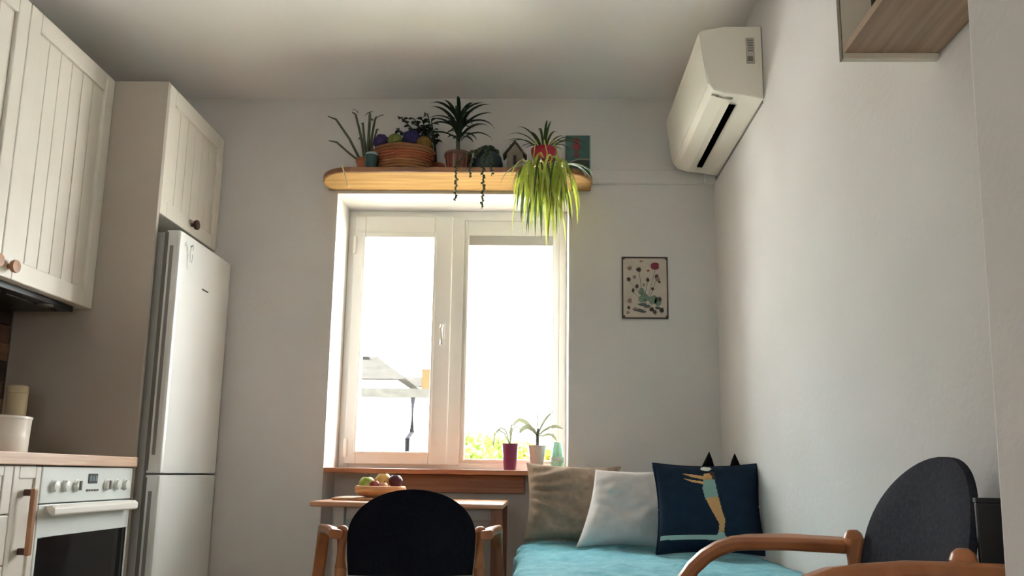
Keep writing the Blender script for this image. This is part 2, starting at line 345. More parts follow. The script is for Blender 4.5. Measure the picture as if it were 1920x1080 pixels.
tag(box('worktop', XL + .001, XF + .015, 1.3, YP - .001, .872, .910, WORKTOP, None, .003), 'light ash worktop running up to the fridge housing', 'worktop')
ov = thing('oven', (-1.86, 2.9, 0), 'white built-in oven with a black glass door under the worktop', 'oven')
oy0, oy1 = YP - .594, YP - .004
box('body', XL + .05, XF - .021, oy0 + .01, oy1 - .01, .1, .868, mat('oven_body', rgb(150, 150, 150), .5), ov)
cp = box('control_panel', XF - .02, XF, oy0, oy1, .752, .868, ENAMEL, ov, .003)
KN = mat('oven_knob_white', rgb(226, 228, 222), .3)
for ky, dark in ((2.672, 0), (2.735, 0), (2.806, 1), (3.003, 1), (3.075, 0), (3.14, 0)):
    kb = MB().lathe([(.021, 0), (.021, .003), (.018, .005), (.0165, .014), (.0001, .016)], (XF, ky, .806), 20, axis='X').build('knob', KN, cp, 0, True)
for ky in (2.806, 3.003):
    m = MB(); m.box(XF + .0145, XF + .019, ky - .005, ky + .005, .790, .822); m.build('pointer', GASKET, cp, .001)
box('display', XF, XF + .002, 2.878, 2.938, .812, .846, DARK, cp, .001)
for k in range(5): box('button', XF, XF + .003, 2.872 + k * .017, 2.881 + k * .017, .785, .792, GASKET, cp, .001)
m = MB()
for k in range(3): m.box(XF + .002, XF + .0026, 2.886 + k * .018, 2.898 + k * .018, .82, .838)
m.build('display_digits', mat('display_digit_grey', rgb(90, 110, 116), .5), cp)
od = MB(); od.box(XF - .02, XF, oy0, oy1, .645, .748); od.box(XF - .02, XF, oy0, oy0 + .012, .14, .645); od.box(XF - .02, XF, oy1 - .012, oy1, .14, .645)
od = od.build('door', ENAMEL, ov, .002)
box('glass', XF - .018, XF - .001, oy0 + .012, oy1 - .012, .14, .645, BLACKG, od, .001)
m = MB(); m.prism([(XF + .012, .742), (XF + .03, .748), (XF + .042, .738), (XF + .042, .718), (XF + .034, .712), (XF + .022, .722)], 'Y', oy0 + .018, oy1 - .018)
m.box(XF, XF + .03, oy0 + .03, oy0 + .055, .722, .744); m.box(XF, XF + .03, oy1 - .055, oy1 - .03, .722, .744)
m.build('handle', WHITE, od, .003)
box('lower_drawer', XF - .02, XF, oy0, oy1, .085, .136, ENAMEL, ov, .003)
# pull-out cupboard
pc = thing('pullout_cupboard', (-1.86, 2.53, 0), 'narrow white pull-out cupboard with a long brown handle left of the oven', 'cupboard')
box('body', XL + .02, XF - .021, 2.4585, 2.598, .08, .870, CAB, pc)
pdm = MB(); pdm.box(XF - .02, XF - .006, 2.460, 2.5985, .085, .868); pdm.box(XF - .008, XF, 2.460, 2.487, .085, .868); pdm.box(XF - .008, XF, 2.571, 2.5985, .085, .868); pdm.box(XF - .008, XF, 2.487, 2.571, .83, .868); pdm.box(XF - .008, XF, 2.487, 2.571, .085, .13)
pd_ = pdm.build('door', CAB, pc, .003)
hm = MB(); hm.box(XF + .02, XF + .034, 2.517, 2.538, .60, .80)
hd = hm.build('handle', BROWNK, pd_, .004)
for z in (.602, .778): box('handle_post', XF - .002, XF + .022, 2.517, 2.538, z, z + .02, DKNOB, hd, .003)
# drawers
dc = thing('drawer_cupboard', (-1.86, 2.15, 0), 'white cupboard with three drawers at the lower left edge', 'cupboard')
box('body', XL + .02, XF - .021, 1.86, 2.4565, .08, .870, CAB, dc)
for z0, z1 in ((.727, .868), (.579, .723), (.085, .575)):
    m = MB(); m.box(XF - .02, XF - .006, 1.862, 2.456, z0, z1)
    for a in (2.412, 1.862): m.box(XF - .008, XF, a, a + .044, z0, z1)
    m.box(XF - .008, XF, 1.906, 2.412, z0, z0 + .03); m.box(XF - .008, XF, 1.906, 2.412, z1 - .03, z1)
    d = m.build('drawer', CAB, dc, .003)
    for k in range(7):
        box('plank', XF - .008, XF - .003, 1.908 + k * .072, 1.978 + k * .072, z0 + .031, z1 - .031, CAB, d, .0015)
    m = MB().box(XF + .012, XF + .024, 2.08, 2.24, (z0 + z1) / 2 - .008, (z0 + z1) / 2 + .008); m.box(XF - .004, XF + .014, 2.085, 2.1, (z0 + z1) / 2 - .006, (z0 + z1) / 2 + .006); m.box(XF - .004, XF + .014, 2.22, 2.235, (z0 + z1) / 2 - .006, (z0 + z1) / 2 + .006)
    m.build('handle', BROWNK, d, .003)
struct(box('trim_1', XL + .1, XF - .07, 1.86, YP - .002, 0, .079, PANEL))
# pot and jar on the worktop
pt = thing('white_pot', (-1.825, 2.73, .91), 'round white lidded pot on the worktop', 'pot')
PX, PYY = -1.815, 2.735
MB().lathe([(.085, 0), (.089, .006), (.09, .06), (.092, .112), (.0935, .116)], (PX, PYY, .9105), 32).build('body', mat('white_enamel_pot', rgb(232, 226, 216), .25), pt, 0, True)
MB().lathe([(.0945, .116), (.0945, .122), (.088, .125), (.0001, .127)], (PX, PYY, .9105), 32).build('lid', MATS['white_enamel_pot'], pt, 0, True)
ja = thing('beige_canister', (-1.94, 3.0, .91), 'tall beige canister standing behind the white pot', 'canister')
MB().lathe([(.034, 0), (.036, .005), (.036, .225)], (-1.94, 3.0, .9105), 24).build('body', mat('beige_ceramic', rgb(196, 180, 146), .5), ja, 0, True)
MB().lathe([(.0365, .226), (.0365, .25), (.03, .255), (.0001, .256)], (-1.94, 3.0, .9105), 24).build('lid', MATS['beige_ceramic'], ja, 0, True)

# ================================================================== ON THE SILL
SILLZ = WZ0 + .0008
def sill_pot(root, x, y, r0, r1, h, mt):
    MB().lathe([(r0, 0), (r0 * 1.03, .004), (r1, h), (r1 * .93, h), (r1 * .9, h - .02), (.0001, h - .021)], (x, y, SILLZ), 28).build('pot', mt, root, 0, True)
    MB().lathe([(r1 * .89, h - .018), (.0001, h - .014)], (x, y, SILLZ), 24).build('soil', mat('potting_soil', rgb(44, 34, 26), .95, rgb(60, 48, 36), 40, None, .5, 60), root)
SLEAF = mat('grey_green_leaf', rgb(86, 90, 70), .5, rgb(106, 108, 86), 14, trans=.3)
def strap(root, base, pts, w_, mt):
    b = Vector(base); P_ = [b] + [Vector(p) for p in pts]; n = len(P_); vs = []
    for i, p in enumerate(P_):
        tg = (P_[min(i + 1, n - 1)] - P_[max(i - 1, 0)]).normalized(); sd_ = tg.cross(Vector((0, 1, 0)))
        sd_ = (Vector((0, 1, 0)) * .5 + sd_.normalized() * .85).normalized(); ww = w_ * (.35, .8, 1, .9, .7, .12)[min(5, int(i * 5 / (n - 1)))] / 2
        vs += [p - sd_ * ww, p + sd_ * ww]
    m = MB(); m.add(vs, [(2 * i, 2 * i + 1, 2 * i + 3, 2 * i + 2) for i in range(n - 1)]); m.build('leaf', mt, root, 0, True, fix=False)
t = thing('purple_pot_plant', (-.131, 3.95, SILLZ), 'small arching plant in a tall purple pot on the window sill', 'potted plant')
sill_pot(t, -.131, 3.95, .028, .041, .125, mat('purple_glaze', rgb(104, 28, 72), .35, rgb(116, 36, 82), 8))
for pts in ([(-.16, 3.95, 1.06), (-.19, 3.95, 1.075), (-.205, 3.95, 1.055), (-.21, 3.95, 1.01), (-.208, 3.95, .98)], [(-.145, 3.94, 1.05), (-.155, 3.94, 1.075), (-.175, 3.93, 1.085), (-.19, 3.93, 1.07), (-.195, 3.93, 1.04)],
            [(-.125, 3.96, 1.06), (-.12, 3.97, 1.085), (-.10, 3.97, 1.095), (-.085, 3.97, 1.08), (-.08, 3.97, 1.05)], [(-.13, 3.94, 1.04), (-.132, 3.94, 1.065), (-.128, 3.94, 1.085), (-.122, 3.93, 1.1), (-.115, 3.93, 1.105)]):
    strap(t, (-.131, 3.95, 1.0), pts, .012, SLEAF)
t = thing('silver_pot_orchid', (-.004, 3.95, SILLZ), 'broad-leaved orchid in a silver pot on the window sill', 'potted plant')
sill_pot(t, -.004, 3.95, .026, .046, .118, mat('silver_pot', rgb(186, 186, 186), .3, metal=.6))
MB().lathe([(.034, 0), (.034, .006), (.027, .012)], (-.004, 3.95, SILLZ), 24).build('pot_foot', MATS['silver_pot'], t, 0, True)
MB().tube([(-.002, 3.95, .99), (-.001, 3.95, 1.05), (.002, 3.95, 1.085)], [.008, .009, .006], 8).build('stem', SLEAF, t, 0, True)
for pts, w_ in (([(-.03, 3.95, 1.085), (-.06, 3.95, 1.115), (-.09, 3.95, 1.125), (-.11, 3.95, 1.11), (-.118, 3.95, 1.09)], .026), ([(-.02, 3.93, 1.075), (-.045, 3.92, 1.09), (-.065, 3.91, 1.085), (-.08, 3.9, 1.07), (-.088, 3.9, 1.055)], .028),
                ([(.015, 3.95, 1.09), (.03, 3.95, 1.12), (.045, 3.95, 1.14), (.06, 3.95, 1.155), (.07, 3.95, 1.165)], .016), ([(.03, 3.94, 1.075), (.06, 3.94, 1.092), (.085, 3.94, 1.095), (.105, 3.94, 1.09), (.12, 3.94, 1.083)], .018),
                ([(0, 3.96, 1.1), (-.002, 3.96, 1.13), (-.004, 3.96, 1.15), (-.003, 3.96, 1.165), (-.001, 3.96, 1.175)], .008), ([(.025, 3.97, 1.05), (.05, 3.98, 1.06), (.07, 3.98, 1.055), (.085, 3.98, 1.04), (.092, 3.98, 1.025)], .018)):
    strap(t, (-.001, 3.95, 1.05), pts, w_, SLEAF)
t = thing('glass_vase', (.092, 3.96, SILLZ), 'pale green glass vase at the right end of the window sill', 'vase')
VG = bpy.data.materials.new('pale_green_glass'); VG.use_nodes = True; nt = VG.node_tree; nt.nodes.clear()
o_ = nt.nodes.new('ShaderNodeOutputMaterial'); mx = nt.nodes.new('ShaderNodeMixShader'); tr = nt.nodes.new('ShaderNodeBsdfTransparent'); gl = nt.nodes.new('ShaderNodeBsdfGlossy')
tr.inputs[0].default_value = (.72, .86, .80, 1); gl.inputs['Roughness'].default_value = .05; mx.inputs[0].default_value = .12
nt.links.new(tr.outputs[0], mx.inputs[1]); nt.links.new(gl.outputs[0], mx.inputs[2]); nt.links.new(mx.outputs[0], o_.inputs[0])
MB().lathe([(.026, 0), (.031, .006), (.033, .06), (.028, .1), (.022, .125), (.024, .135), (.0215, .135), (.0195, .125), (.0255, .1), (.03, .06), (.028, .01), (.0001, .008)], (.094, 3.97, SILLZ), 24).build('body', VG, t, 0, True)
MB().lathe([(.0335, .0), (.0335, .02), (.031, .02)], (.094, 3.97, SILLZ + .045), 24).build('etched_band', mat('etched_glass_band', rgb(190, 206, 196), .7), t, 0, True)

# ================================================================== TABLE, BOWL, FRUIT
tb = thing('window_table', (-.52, 3.5, 0), 'small beech table pushed into the window niche', 'table')
TX0, TX1, TY0, TY1, TZ = -.88, -.13, 3.215, 3.80, .752
box('table_top', TX0, TX1, TY0, TY1, TZ - .02, TZ, TABLEW, tb, .006)
for y in (TY0 + .05, TY1 - .07): box('apron', TX0 + .135, TX1 - .05, y, y + .018, TZ - .065, TZ - .02, mat('pale_apron', rgb(196, 190, 182), .5), tb, .002)
for (x0, x1, y0, mm) in ((TX1 - .046, TX1 - .004, TY0 + .006, LEGW), (TX1 - .046, TX1 - .004, TY1 - .05, LEGW), (TX0 + .092, TX0 + .13, TY0 + .03, MATS['pale_apron']), (TX0 + .092, TX0 + .13, TY1 - .05, MATS['pale_apron'])):
    box('leg', x0, x1, y0, y0 + .042, 0, TZ - .02, mm, tb, .003)
tag(box('chopping_board', -.83, -.52, 3.36, 3.60, TZ + .0005, TZ + .012, wood('board_oak', rgb(176, 132, 92), rgb(196, 152, 110)), None, .003), 'thin wooden board lying under the fruit bowl', 'chopping board')
bz = TZ + .013; bc = (-.655, 3.48)
bw = thing('fruit_bowl', (bc[0], bc[1], bz), 'shallow turned wooden bowl heaped with fruit on the table', 'bowl')
MB().lathe([(.06, 0), (.085, .004), (.104, .02), (.107, .034), (.103, .045), (.097, .046), (.085, .03), (.06, .018), (.0001, .014)], (bc[0], bc[1], bz), 36).build('body', wood('bowl_wood', rgb(184, 126, 78), rgb(214, 164, 112), .4, (3, 3, 20), 4), bw, 0, True)
def fruit(name, lab, cat, x, y, z, r, c, c2, sz=.92, stem=True):
    t = thing(name, (x, y, z - r), lab, cat, 'fruit in the wooden bowl')
    prof = []
    for i in range(13):
        a = math.pi * i / 12; rr = r * math.sin(a) * (1 + .05 * math.cos(a)); zz = -r * sz * math.cos(a)
        if i >= 11: zz -= r * .12 * (i - 10)
        prof.append((max(rr, 1e-4), zz))
    MB().lathe(prof, (x, y, z), 20).build('flesh', mat('skin_' + name, c, .3, c2, 25), t, 0, True)
    if stem: MB().tube([(x, y, z + r * .68), (x + .002, y, z + r * 1.0), (x + .006, y, z + r * 1.18)], .0016, 6).build('stem', mat('fruit_stem', rgb(86, 62, 40), .8), t, 0, True)
fz = bz + .02
fruit('green_apple', 'pale green apple at the left of the fruit bowl', 'apple', -.708, 3.455, fz + .034, .034, rgb(150, 170, 70), rgb(190, 200, 110))
fruit('red_plum', 'small dark red plum at the front of the fruit bowl', 'plum', -.668, 3.418, fz + .029, .022, rgb(130, 30, 34), rgb(160, 60, 50))
fruit('yellow_pear', 'yellow pear in the middle of the fruit bowl', 'pear', -.645, 3.485, fz + .04, .036, rgb(206, 164, 84), rgb(220, 188, 118), 1.15)
fruit('purple_plum', 'dark purple plum on the right of the fruit bowl', 'plum', -.592, 3.475, fz + .046, .030, rgb(62, 22, 36), rgb(86, 34, 48))
fruit('red_apple', 'red and yellow apple behind the pear', 'apple', -.672, 3.535, fz + .033, .032, rgb(176, 70, 50), rgb(206, 150, 80))
fruit('small_apricot', 'small pink apricot at the front of the bowl', 'apricot', -.63, 3.412, fz + .024, .019, rgb(214, 150, 120), rgb(226, 176, 140))

# ================================================================== ARMCHAIRS
def armchair(lab, loc, rz, zs, fabric, adz=0):
    t = thing('armchair', loc, lab, 'chair', 'bentwood armchairs with rounded backs', local=True); t.rotation_euler = (0, 0, rz)
    S = lambda p: (p[0], p[1], p[2] * zs)
    # backrest: rounded dome, curved in plan and leaning back
    def surf(u, v, off):                                   # u -1..1 across, v 0..1 up
        hw = .214 * (1 - max(0, v - .12) ** 2.6 * .0)
        z = .527 + .285 * v
        k = max(0, (v - .42) / .58)
        hw = .214 * math.sqrt(max(0, 1 - k ** 2.15)) if k > 0 else .207 + .007 * math.sin(v / .42 * 1.57)
        x = u * hw
        y = -.012 - .24 * (z - .6) - .032 * (1 - (x / .214) ** 2) + off
        return Vector((x, y, z * zs))
    NU, NV = 20, 22; m = MB(); idx = {}
    vs = []
    for side, off in ((0, .016), (1, -.016)):
        for j in range(NV + 1):
            v = j / NV; v = 1 - (1 - v) ** 1.7
            for i in range(NU + 1):
                u = -1 + 2 * i / NU
                e = (1 - min(1, abs(u)) ** 6) * (1 - v ** 10)
                vs.append(surf(u, v, off * (.45 + .55 * e) + (.004 * e if side == 0 else -.002 * e)))
    n1 = (NU + 1) * (NV + 1); q = lambda s_, j, i: s_ * n1 + j * (NU + 1) + i; fs = []
    for s_ in (0, 1):
        for j in range(NV):
            for i in range(NU): fs.append((q(s_, j, i), q(s_, j, i + 1), q(s_, j + 1, i + 1), q(s_, j + 1, i)))
    for j in range(NV):
        for i in (0, NU): fs.append((q(0, j, i), q(1, j, i), q(1, j + 1, i), q(0, j + 1, i)))
    for i in range(NU):
        for j in (0, NV): fs.append((q(0, j, i), q(1, j, i), q(1, j, i + 1), q(0, j, i + 1)))
    m.add(vs, fs)
    bm_ = m.build('backrest', fabric, t, 0, True)
    pp = []
    for i in range(41):                                    # piping round the edge
        a = i / 40
        if a < .25: u, v = -1, a / .25 * .6
        elif a > .75: u, v = 1, (1 - a) / .25 * .6
        else: u = -math.cos((a - .25) / .5 * math.pi); v = .6 + .4 * (1 - abs(u) ** 2) ** .5; u = -1 if u < 0 else 1; u = u
        pp.append(None)
    # back rail and seat
    MB().tube([S((-.215, -.004, .497)), S((-.1, -.03, .497)), S((0, -.038, .497)), S((.1, -.03, .497)), S((.215, -.004, .497))], 0, rect=(.02, .05), upv=(0, 0, 1)).build('back_rail', BENT, t, .002, True)
    m = MB(); pl = []
    for i in range(28):
        a = 2 * math.pi * i / 28; c_, s_ = math.cos(a), math.sin(a)
        pl.append((.235 * math.copysign(abs(c_) ** .55, c_), .235 + .225 * math.copysign(abs(s_) ** .55, s_)))
    m.prism(pl, 'Z', .415 * zs, .47 * zs); m.build('seat', fabric, t, .015)
    m = MB(); m.box(-.235, .235, .03, .06, .36 * zs, .412 * zs); m.box(-.235, .235, .42, .45, .36 * zs, .412 * zs); m.box(-.235, -.205, .03, .45, .36 * zs, .412 * zs); m.box(.205, .235, .03, .45, .36 * zs, .412 * zs)
    m.build('seat_frame', BENT, t, .003)
    for s_ in (-1, 1):
        # rear post with a rounded top
        m = MB(); m.tube([S((s_ * .232, -.09, 0)), S((s_ * .232, -.03, .3)), S((s_ * .232, -.004, .55)), S((s_ * .232, -.004, .672 + adz * .6)), S((s_ * .232, -.004, .682 + adz * .6)), S((s_ * .232, -.004, .688 + adz * .6))], [.016, .018, .02, .021, .017, .009], 12)
        m.build('rear_post', BENT, t, 0, True)
        # armrest bent down into the front leg
        pts = [(.250, -.055, .663), (.262, .03, .665), (.288, .12, .667), (.31, .20, .664)]
        for k in range(1, 9):
            a = k / 8 * math.pi / 2
            pts.append((.31 + .03 * k / 8, .20 + .175 * math.sin(a), .484 + .18 * math.cos(a)))
        pts += [(.343, .38, .30), (.344, .385, .12), (.345, .39, 0)]
        m = MB(); m.tube([S((s_ * p[0], p[1], p[2] + adz * min(1, p[2] / .5))) for p in pts], 0, rect=(.045, .03), upv=(s_ * 0.02, 1, 1)); m.build('arm_and_front_leg', BENT, t, .002, True)
        box('stretcher', s_ * .24 - .011, s_ * .24 + .011, -.03, .395, .2 * zs, .235 * zs, BENT, t, .003)
    return t
ch1 = armchair('bentwood armchair with black rounded back, seen from behind at the window table', (-.423, 2.85, 0), R(9), 1.0, NAVYF)
ch2 = armchair('bentwood armchair with charcoal rounded back, side-on beside the bed', (.678, 1.61, 0), R(90), 1.12, CHARF, -.019)
sp = thing('black_board', (.776, 1.389, 0), 'black upright board standing behind the armchair at the wall end', 'board')
box('panel', .713, .84, 1.3855, 1.3935, 0, .83, mat('black_laminate', rgb(14, 14, 17), .5), sp, .002)
box('top_edge', .712, .841, 1.3845, 1.3945, .83, .838, mat('dark_teal_edge', rgb(26, 32, 36), .6), sp, .001)

# ================================================================== BED AND CUSHIONS
BZ = .57
bd = thing('bed', (.39, 2.9, 0), 'single bed along the right wall under the teal bedspread', 'bed')
box('bed_base', -.05, .83, 2.01, 3.80, .12, .32, mat('bed_base_wood', rgb(150, 110, 80), .5), bd, .006)
box('mattress', -.045, .825, 2.012, 3.795, .32, BZ - .012, mat('mattress_cloth', rgb(220, 216, 206), .9), bd, .03)
for x in (0, .78):
    for y in (2.03, 3.72): box('leg', x - .02, x + .03, y, y + .05, 0, .12, LEGW, bd, .003)
TEAL = mat('teal_bedspread', rgb(70, 162, 184), .9, rgb(106, 192, 204), 16, None, .9, 55, sheen=.3)
m = MB(); NX, NY = 60, 110; vs = []
prof = []
for i in range(NX + 1):
    s_ = i / NX * 1.33
    if s_ < .40: prof.append((-.082 - .01 * math.sin(s_ * 9), BZ - .44 + s_))
    elif s_ < .46:
        a = (s_ - .40) / .06 * math.pi / 2; prof.append((-.082 + .04 * (1 - math.cos(a)), BZ - .04 + .04 * math.sin(a)))
    else: prof.append((-.042 + (s_ - .46) / .87 * .876, BZ))
for j in range(NY + 1):
    y = 1.995 + j / NY * 1.81
    for i, (x, z) in enumerate(prof):
        p = Vector((x * 5, y * 5, 0)); n_ = noise.noise(p) * .013 + noise.noise(p * 2.6) * .009 + noise.noise(Vector((x * 14 + y * 3, y * 10, 4))) * .004
        f_ = min(1, max(0, (z - BZ + .44) / .3))
        if x > .80: n_ *= .3
        vs.append((x - (n_ * 1.6 + .012 * math.sin(y * 16) * (1 - f_)) * (1 if i < NX * .34 else 0), y, z + (n_ + .004 if i > NX * .3 else 0)))
m.add(vs, [(j * (NX + 1) + i, j * (NX + 1) + i + 1, (j + 1) * (NX + 1) + i + 1, (j + 1) * (NX + 1) + i) for j in range(NY) for i in range(NX)])
o = m.build('bedspread', TEAL, None, 0, True, fix=False); sol = o.modifiers.new('thick', 'SOLIDIFY'); sol.thickness = .008; sol.offset = -1
tag(o, 'crumpled teal bedspread draped over the bed', 'bedspread')

def inpoly(x, y, P):
    c = False
    for i in range(len(P)):
        (x1, y1), (x2, y2) = P[i], P[i - 1]
        if (y1 > y) != (y2 > y) and x < (x2 - x1) * (y - y1) / (y2 - y1) + x1: c = not c
    return c
def cushion(name, lab, w_, h_, t_, loc, rot, m_, seed=0, wr=.01, N=44, prints=None, ears=False, folds=0, seam=None, shear=0):
    def P(u, v, s_):
        k = .085; x = w_ / 2 * u * (1 - k * (1 - v * v) * abs(u) ** 2); z = h_ / 2 + h_ / 2 * v * (1 - k * (1 - u * u) * abs(v) ** 2)
        b = max(0, (1 - u ** 4)) ** .55 * max(0, (1 - v ** 4)) ** .55
        n_ = noise.noise(Vector((x * 9 + seed, z * 9, seed * 3.1))) * wr + noise.noise(Vector((x * 26, z * 26 + seed, seed))) * wr * .4
        if folds:
            q = (z * 1.0 + x * .45 * math.sin(z * 14)) * 82 + noise.noise(Vector((x * 6, z * 6, seed))) * 4
            n_ += folds * math.sin(q) * max(0, min(1, .55 - u * .8)) * b
        x += shear * z
        if ears: z += .085 * max(0, v) ** 2 * (max(0, 1 - abs(abs(u) - .55) / .38)) - .05 * max(0, v) ** 2 * max(0, 1 - abs(u) / .4)
        return Vector((x, s_ * (t_ / 2 * b + n_ * b), z))
    t = thing(name, loc, lab, 'cushion', 'cushions on the bed', local=True); t.rotation_euler = rot
    m = MB(); vs = []
    for s_ in (-1, 1):
        for j in range(N + 1):
            for i in range(N + 1): vs.append(P(-1 + 2 * i / N, -1 + 2 * j / N, s_))
    n1 = (N + 1) ** 2; fs = []
    for s_ in (0, 1):
        for j in range(N):
            for i in range(N):
                a = s_ * n1 + j * (N + 1) + i; q = (a, a + 1, a + N + 2, a + N + 1); fs.append(q if s_ == 0 else q[::-1])
    m.add(vs, fs)
    cv = m.build('cover', m_, t, 0, True, fix=False)
    if seam:
        pts = [P(-1 + 2 * k / 24, -1, 0) for k in range(24)] + [P(1, -1 + 2 * k / 24, 0) for k in range(24)] + [P(1 - 2 * k / 24, 1, 0) for k in range(24)] + [P(-1, 1 - 2 * k / 24, 0) for k in range(25)]
        MB().tube(pts, .004, 6).build('piping', seam, t, 0, True)
    for pn, pm, polys in (prints or []):
        G = 150; m = MB()
        for j in range(G):
            for i in range(G):
                u, v = (i + .5) / G, (j + .5) / G
                if any(inpoly(u, v, pl) for pl in polys):
                    n0 = len(m.v)
                    m.add([P(-1 + 2 * (i + a) / G, -1 + 2 * (j + b) / G, -1) + Vector((0, -.0018, 0)) for a, b in ((0, 0), (1, 0), (1, 1), (0, 1))], [(0, 1, 2, 3)])
        if m.v: m.build(pn, pm, cv, fix=False)
    return t
TAUPE = mat('taupe_linen', rgb(146, 128, 111), .95, rgb(162, 144, 127), 40, None, .25, 240, spec=.1)
PALE = mat('pale_grey_cotton', rgb(206, 200, 198), .95, rgb(216, 210, 208), 20, None, .2, 200, spec=.1)
NAVY = mat('navy_cushion_cloth', rgb(24, 36, 52), .95, rgb(28, 42, 58), 30, None, .15, 250, spec=.1)
BLK = mat('black_velvet', rgb(8, 8, 10), .95, spec=.1)
cushion('black_cushion', 'black cushion with two pointed corners peeking out behind the navy cushion', .19, .315, .06, (.742, 3.42, BZ + .012), (R(-6), R(3), 0), BLK, 2, .004, ears=True)
cushion('taupe_cushion', 'creased taupe linen cushion leaning under the window sill', .42, .345, .13, (.155, 3.60, BZ + .012), (R(-16), R(1.5), R(2)), TAUPE, 5, .022, folds=.012, N=84)
cushion('pale_cushion', 'pale grey cotton cushion between the taupe and navy cushions', .36, .33, .12, (.335, 3.40, BZ + .012), (R(-20), 0, R(6)), PALE, 9, .02, folds=.003, shear=.3, N=70)
def px(*pts): return [((x - 105) / 1045, (1000 - y) / 850) for x, y in pts]
SKIN = mat('print_skin', rgb(196, 150, 98), .9); SUIT = mat('print_suit', rgb(128, 158, 150), .9); CAPM = mat('print_cap', rgb(206, 208, 200), .9)
HAIR = mat('print_hair', rgb(60, 44, 34), .9); BOARDM = mat('print_board', rgb(152, 176, 168), .9)
prints = [('printed_legs', SKIN, [px((588, 505), (712, 488), (738, 620), (762, 700), (742, 815), (690, 818), (702, 740), (640, 620)), px((372, 262), (470, 270), (610, 290), (600, 330), (470, 300)), px((375, 312), (470, 330), (590, 345), (580, 372), (470, 352)), px((585, 262), (640, 250), (672, 300), (640, 330), (590, 320))]),
          ('printed_swimsuit', SUIT, [px((578, 318), (640, 300), (690, 330), (700, 420), (712, 488), (588, 520), (566, 420))]),
          ('printed_cap', CAPM, [px((565, 210), (570, 175), (610, 158), (660, 170), (672, 200), (640, 222), (600, 222))]),
          ('printed_hair', HAIR, [px((640, 225), (690, 240), (700, 330), (685, 330), (664, 285), (640, 255))]),
          ('printed_board', BOARDM, [px((128, 848), (700, 846), (765, 860), (768, 898), (128, 888)), px((684, 822), (745, 818), (758, 862), (672, 862))])]
cushion('navy_cushion', 'navy cushion printed with a swimmer on a diving board', .405, .345, .10, (.648, 3.165, BZ + .012), (R(-13), R(-.5), R(-3)), NAVY, 12, .004, prints=prints, seam=NAVY, N=56)

# ================================================================== PLANT SHELF OVER THE WINDOW
SZ0, SZ1, SY0 = 2.228, 2.252, 3.585
ps = thing('plant_shelf', (-.40, 3.7, SZ0), 'long pine shelf with rounded corners above the window', 'shelf')
pl = [(-1.035, YB - .001), (-1.035, SY0 + .19)]
for k in range(9):
    a = k / 8 * math.pi / 2; pl.append((-.875 - .16 * math.cos(a), SY0 + .16 * (1 - math.sin(a))))
for k in range(9):
    a = k / 8 * math.pi / 2; pl.append((.085 + .16 * math.sin(a), SY0 + .16 * (1 - math.cos(a))))
pl += [(.245, YB - .001)]
MB().prism(pl, 'Z', SZ0, SZ1).build('board', PINE, ps, .003)
e = [p for p in pl if p[1] < YB - .01]
m = MB()
for i in range(len(e) - 1):
    (xa, ya), (xb, yb) = e[i], e[i + 1]; d_ = Vector((xb - xa, yb - ya, 0)).normalized(); n_ = Vector((d_.y, -d_.x, 0)) * .004
    m.add([(xa, ya, SZ0 + .002), (xb, yb, SZ0 + .002), (xb, yb, SZ1 + .001), (xa, ya, SZ1 + .001), (xa + n_.x, ya + n_.y, SZ0 + .002), (xb + n_.x, yb + n_.y, SZ0 + .002), (xb + n_.x, yb + n_.y, SZ1 + .001), (xa + n_.x, ya + n_.y, SZ1 + .001)],
          [(0, 1, 2, 3), (4, 7, 6, 5), (0, 4, 5, 1), (3, 2, 6, 7), (0, 3, 7, 4), (1, 5, 6, 2)])
m.build('edge_band', PINED, ps)
for x in (-.93, .13): MB().prism([(YB - .002, SZ0), (YB - .2, SZ0), (YB - .19, SZ0 - .012), (YB - .014, SZ0 - .012), (YB - .014, SZ0 - .09), (YB - .002, SZ0 - .09)], 'X', x - .012, x + .012).build('bracket', PVC, ps, .001) if False else None
ST = SZ1 + .0015

def leafblade(m, base, az, L_, W_, e0, e1, n=7, fold=.25, mi=0, twist=0, pw=1.0):
    """a strap leaf that starts at elevation e0 and ends at e1, heading az"""
    p = Vector(base); h = Vector((math.cos(az), math.sin(az), 0)); s_ = Vector((-math.sin(az), math.cos(az), 0)); vs = []
    for i in range(n + 1):
        t = i / n; e = e0 + (e1 - e0) * t ** pw
        d = h * math.cos(e) + Vector((0, 0, math.sin(e))); nn = Vector((0, 0, 1)) * math.cos(e) - h * math.sin(e)
        wd = W_ * (math.sin(math.pi * min(1, .16 + .84 * t)) ** .8 if t > 0 else .45) * .5
        if t >= .999: wd = W_ * .02
        ss = s_ * math.cos(twist * t) + nn * math.sin(twist * t)
        vs += [p - ss * wd + nn * wd * fold, p + Vector((0, 0, 0)), p + ss * wd + nn * wd * fold]
        p = p + d * (L_ / n)
    fs = []
    for i in range(n):
        a = i * 3; fs += [(a, a + 1, a + 4, a + 3), (a + 1, a + 2, a + 5, a + 4)]
    m.add(vs, fs, mi); return p
def leaves_part(root, mt, specs):
    for s_ in specs:
        m = MB(); leafblade(m, **s_); m.build('leaf', mt, root, 0, True, fix=False)
def pot(root, x, y, z, r0, r1, h, mt, soil=True, n=28):
    p = MB().lathe([(r0, 0), (r1, h - .012), (r1 * 1.06, h - .012), (r1 * 1.06, h), (r1 * .92, h), (r1 * .9, h - .02), (.0001, h - .021)], (x, y, z), n).build('pot', mt, root, 0, True)
    MB().lathe([(r1 * .895, h - .016), (.0001, h - .012)], (x, y, z), n).build('soil', mat('potting_soil', rgb(44, 34, 26), .95, rgb(60, 48, 36), 40, None, .5, 60), root)
    return p
DGREEN = mat('dark_green_leaf', rgb(26, 42, 30), .45, rgb(40, 60, 42), 12, trans=.1)
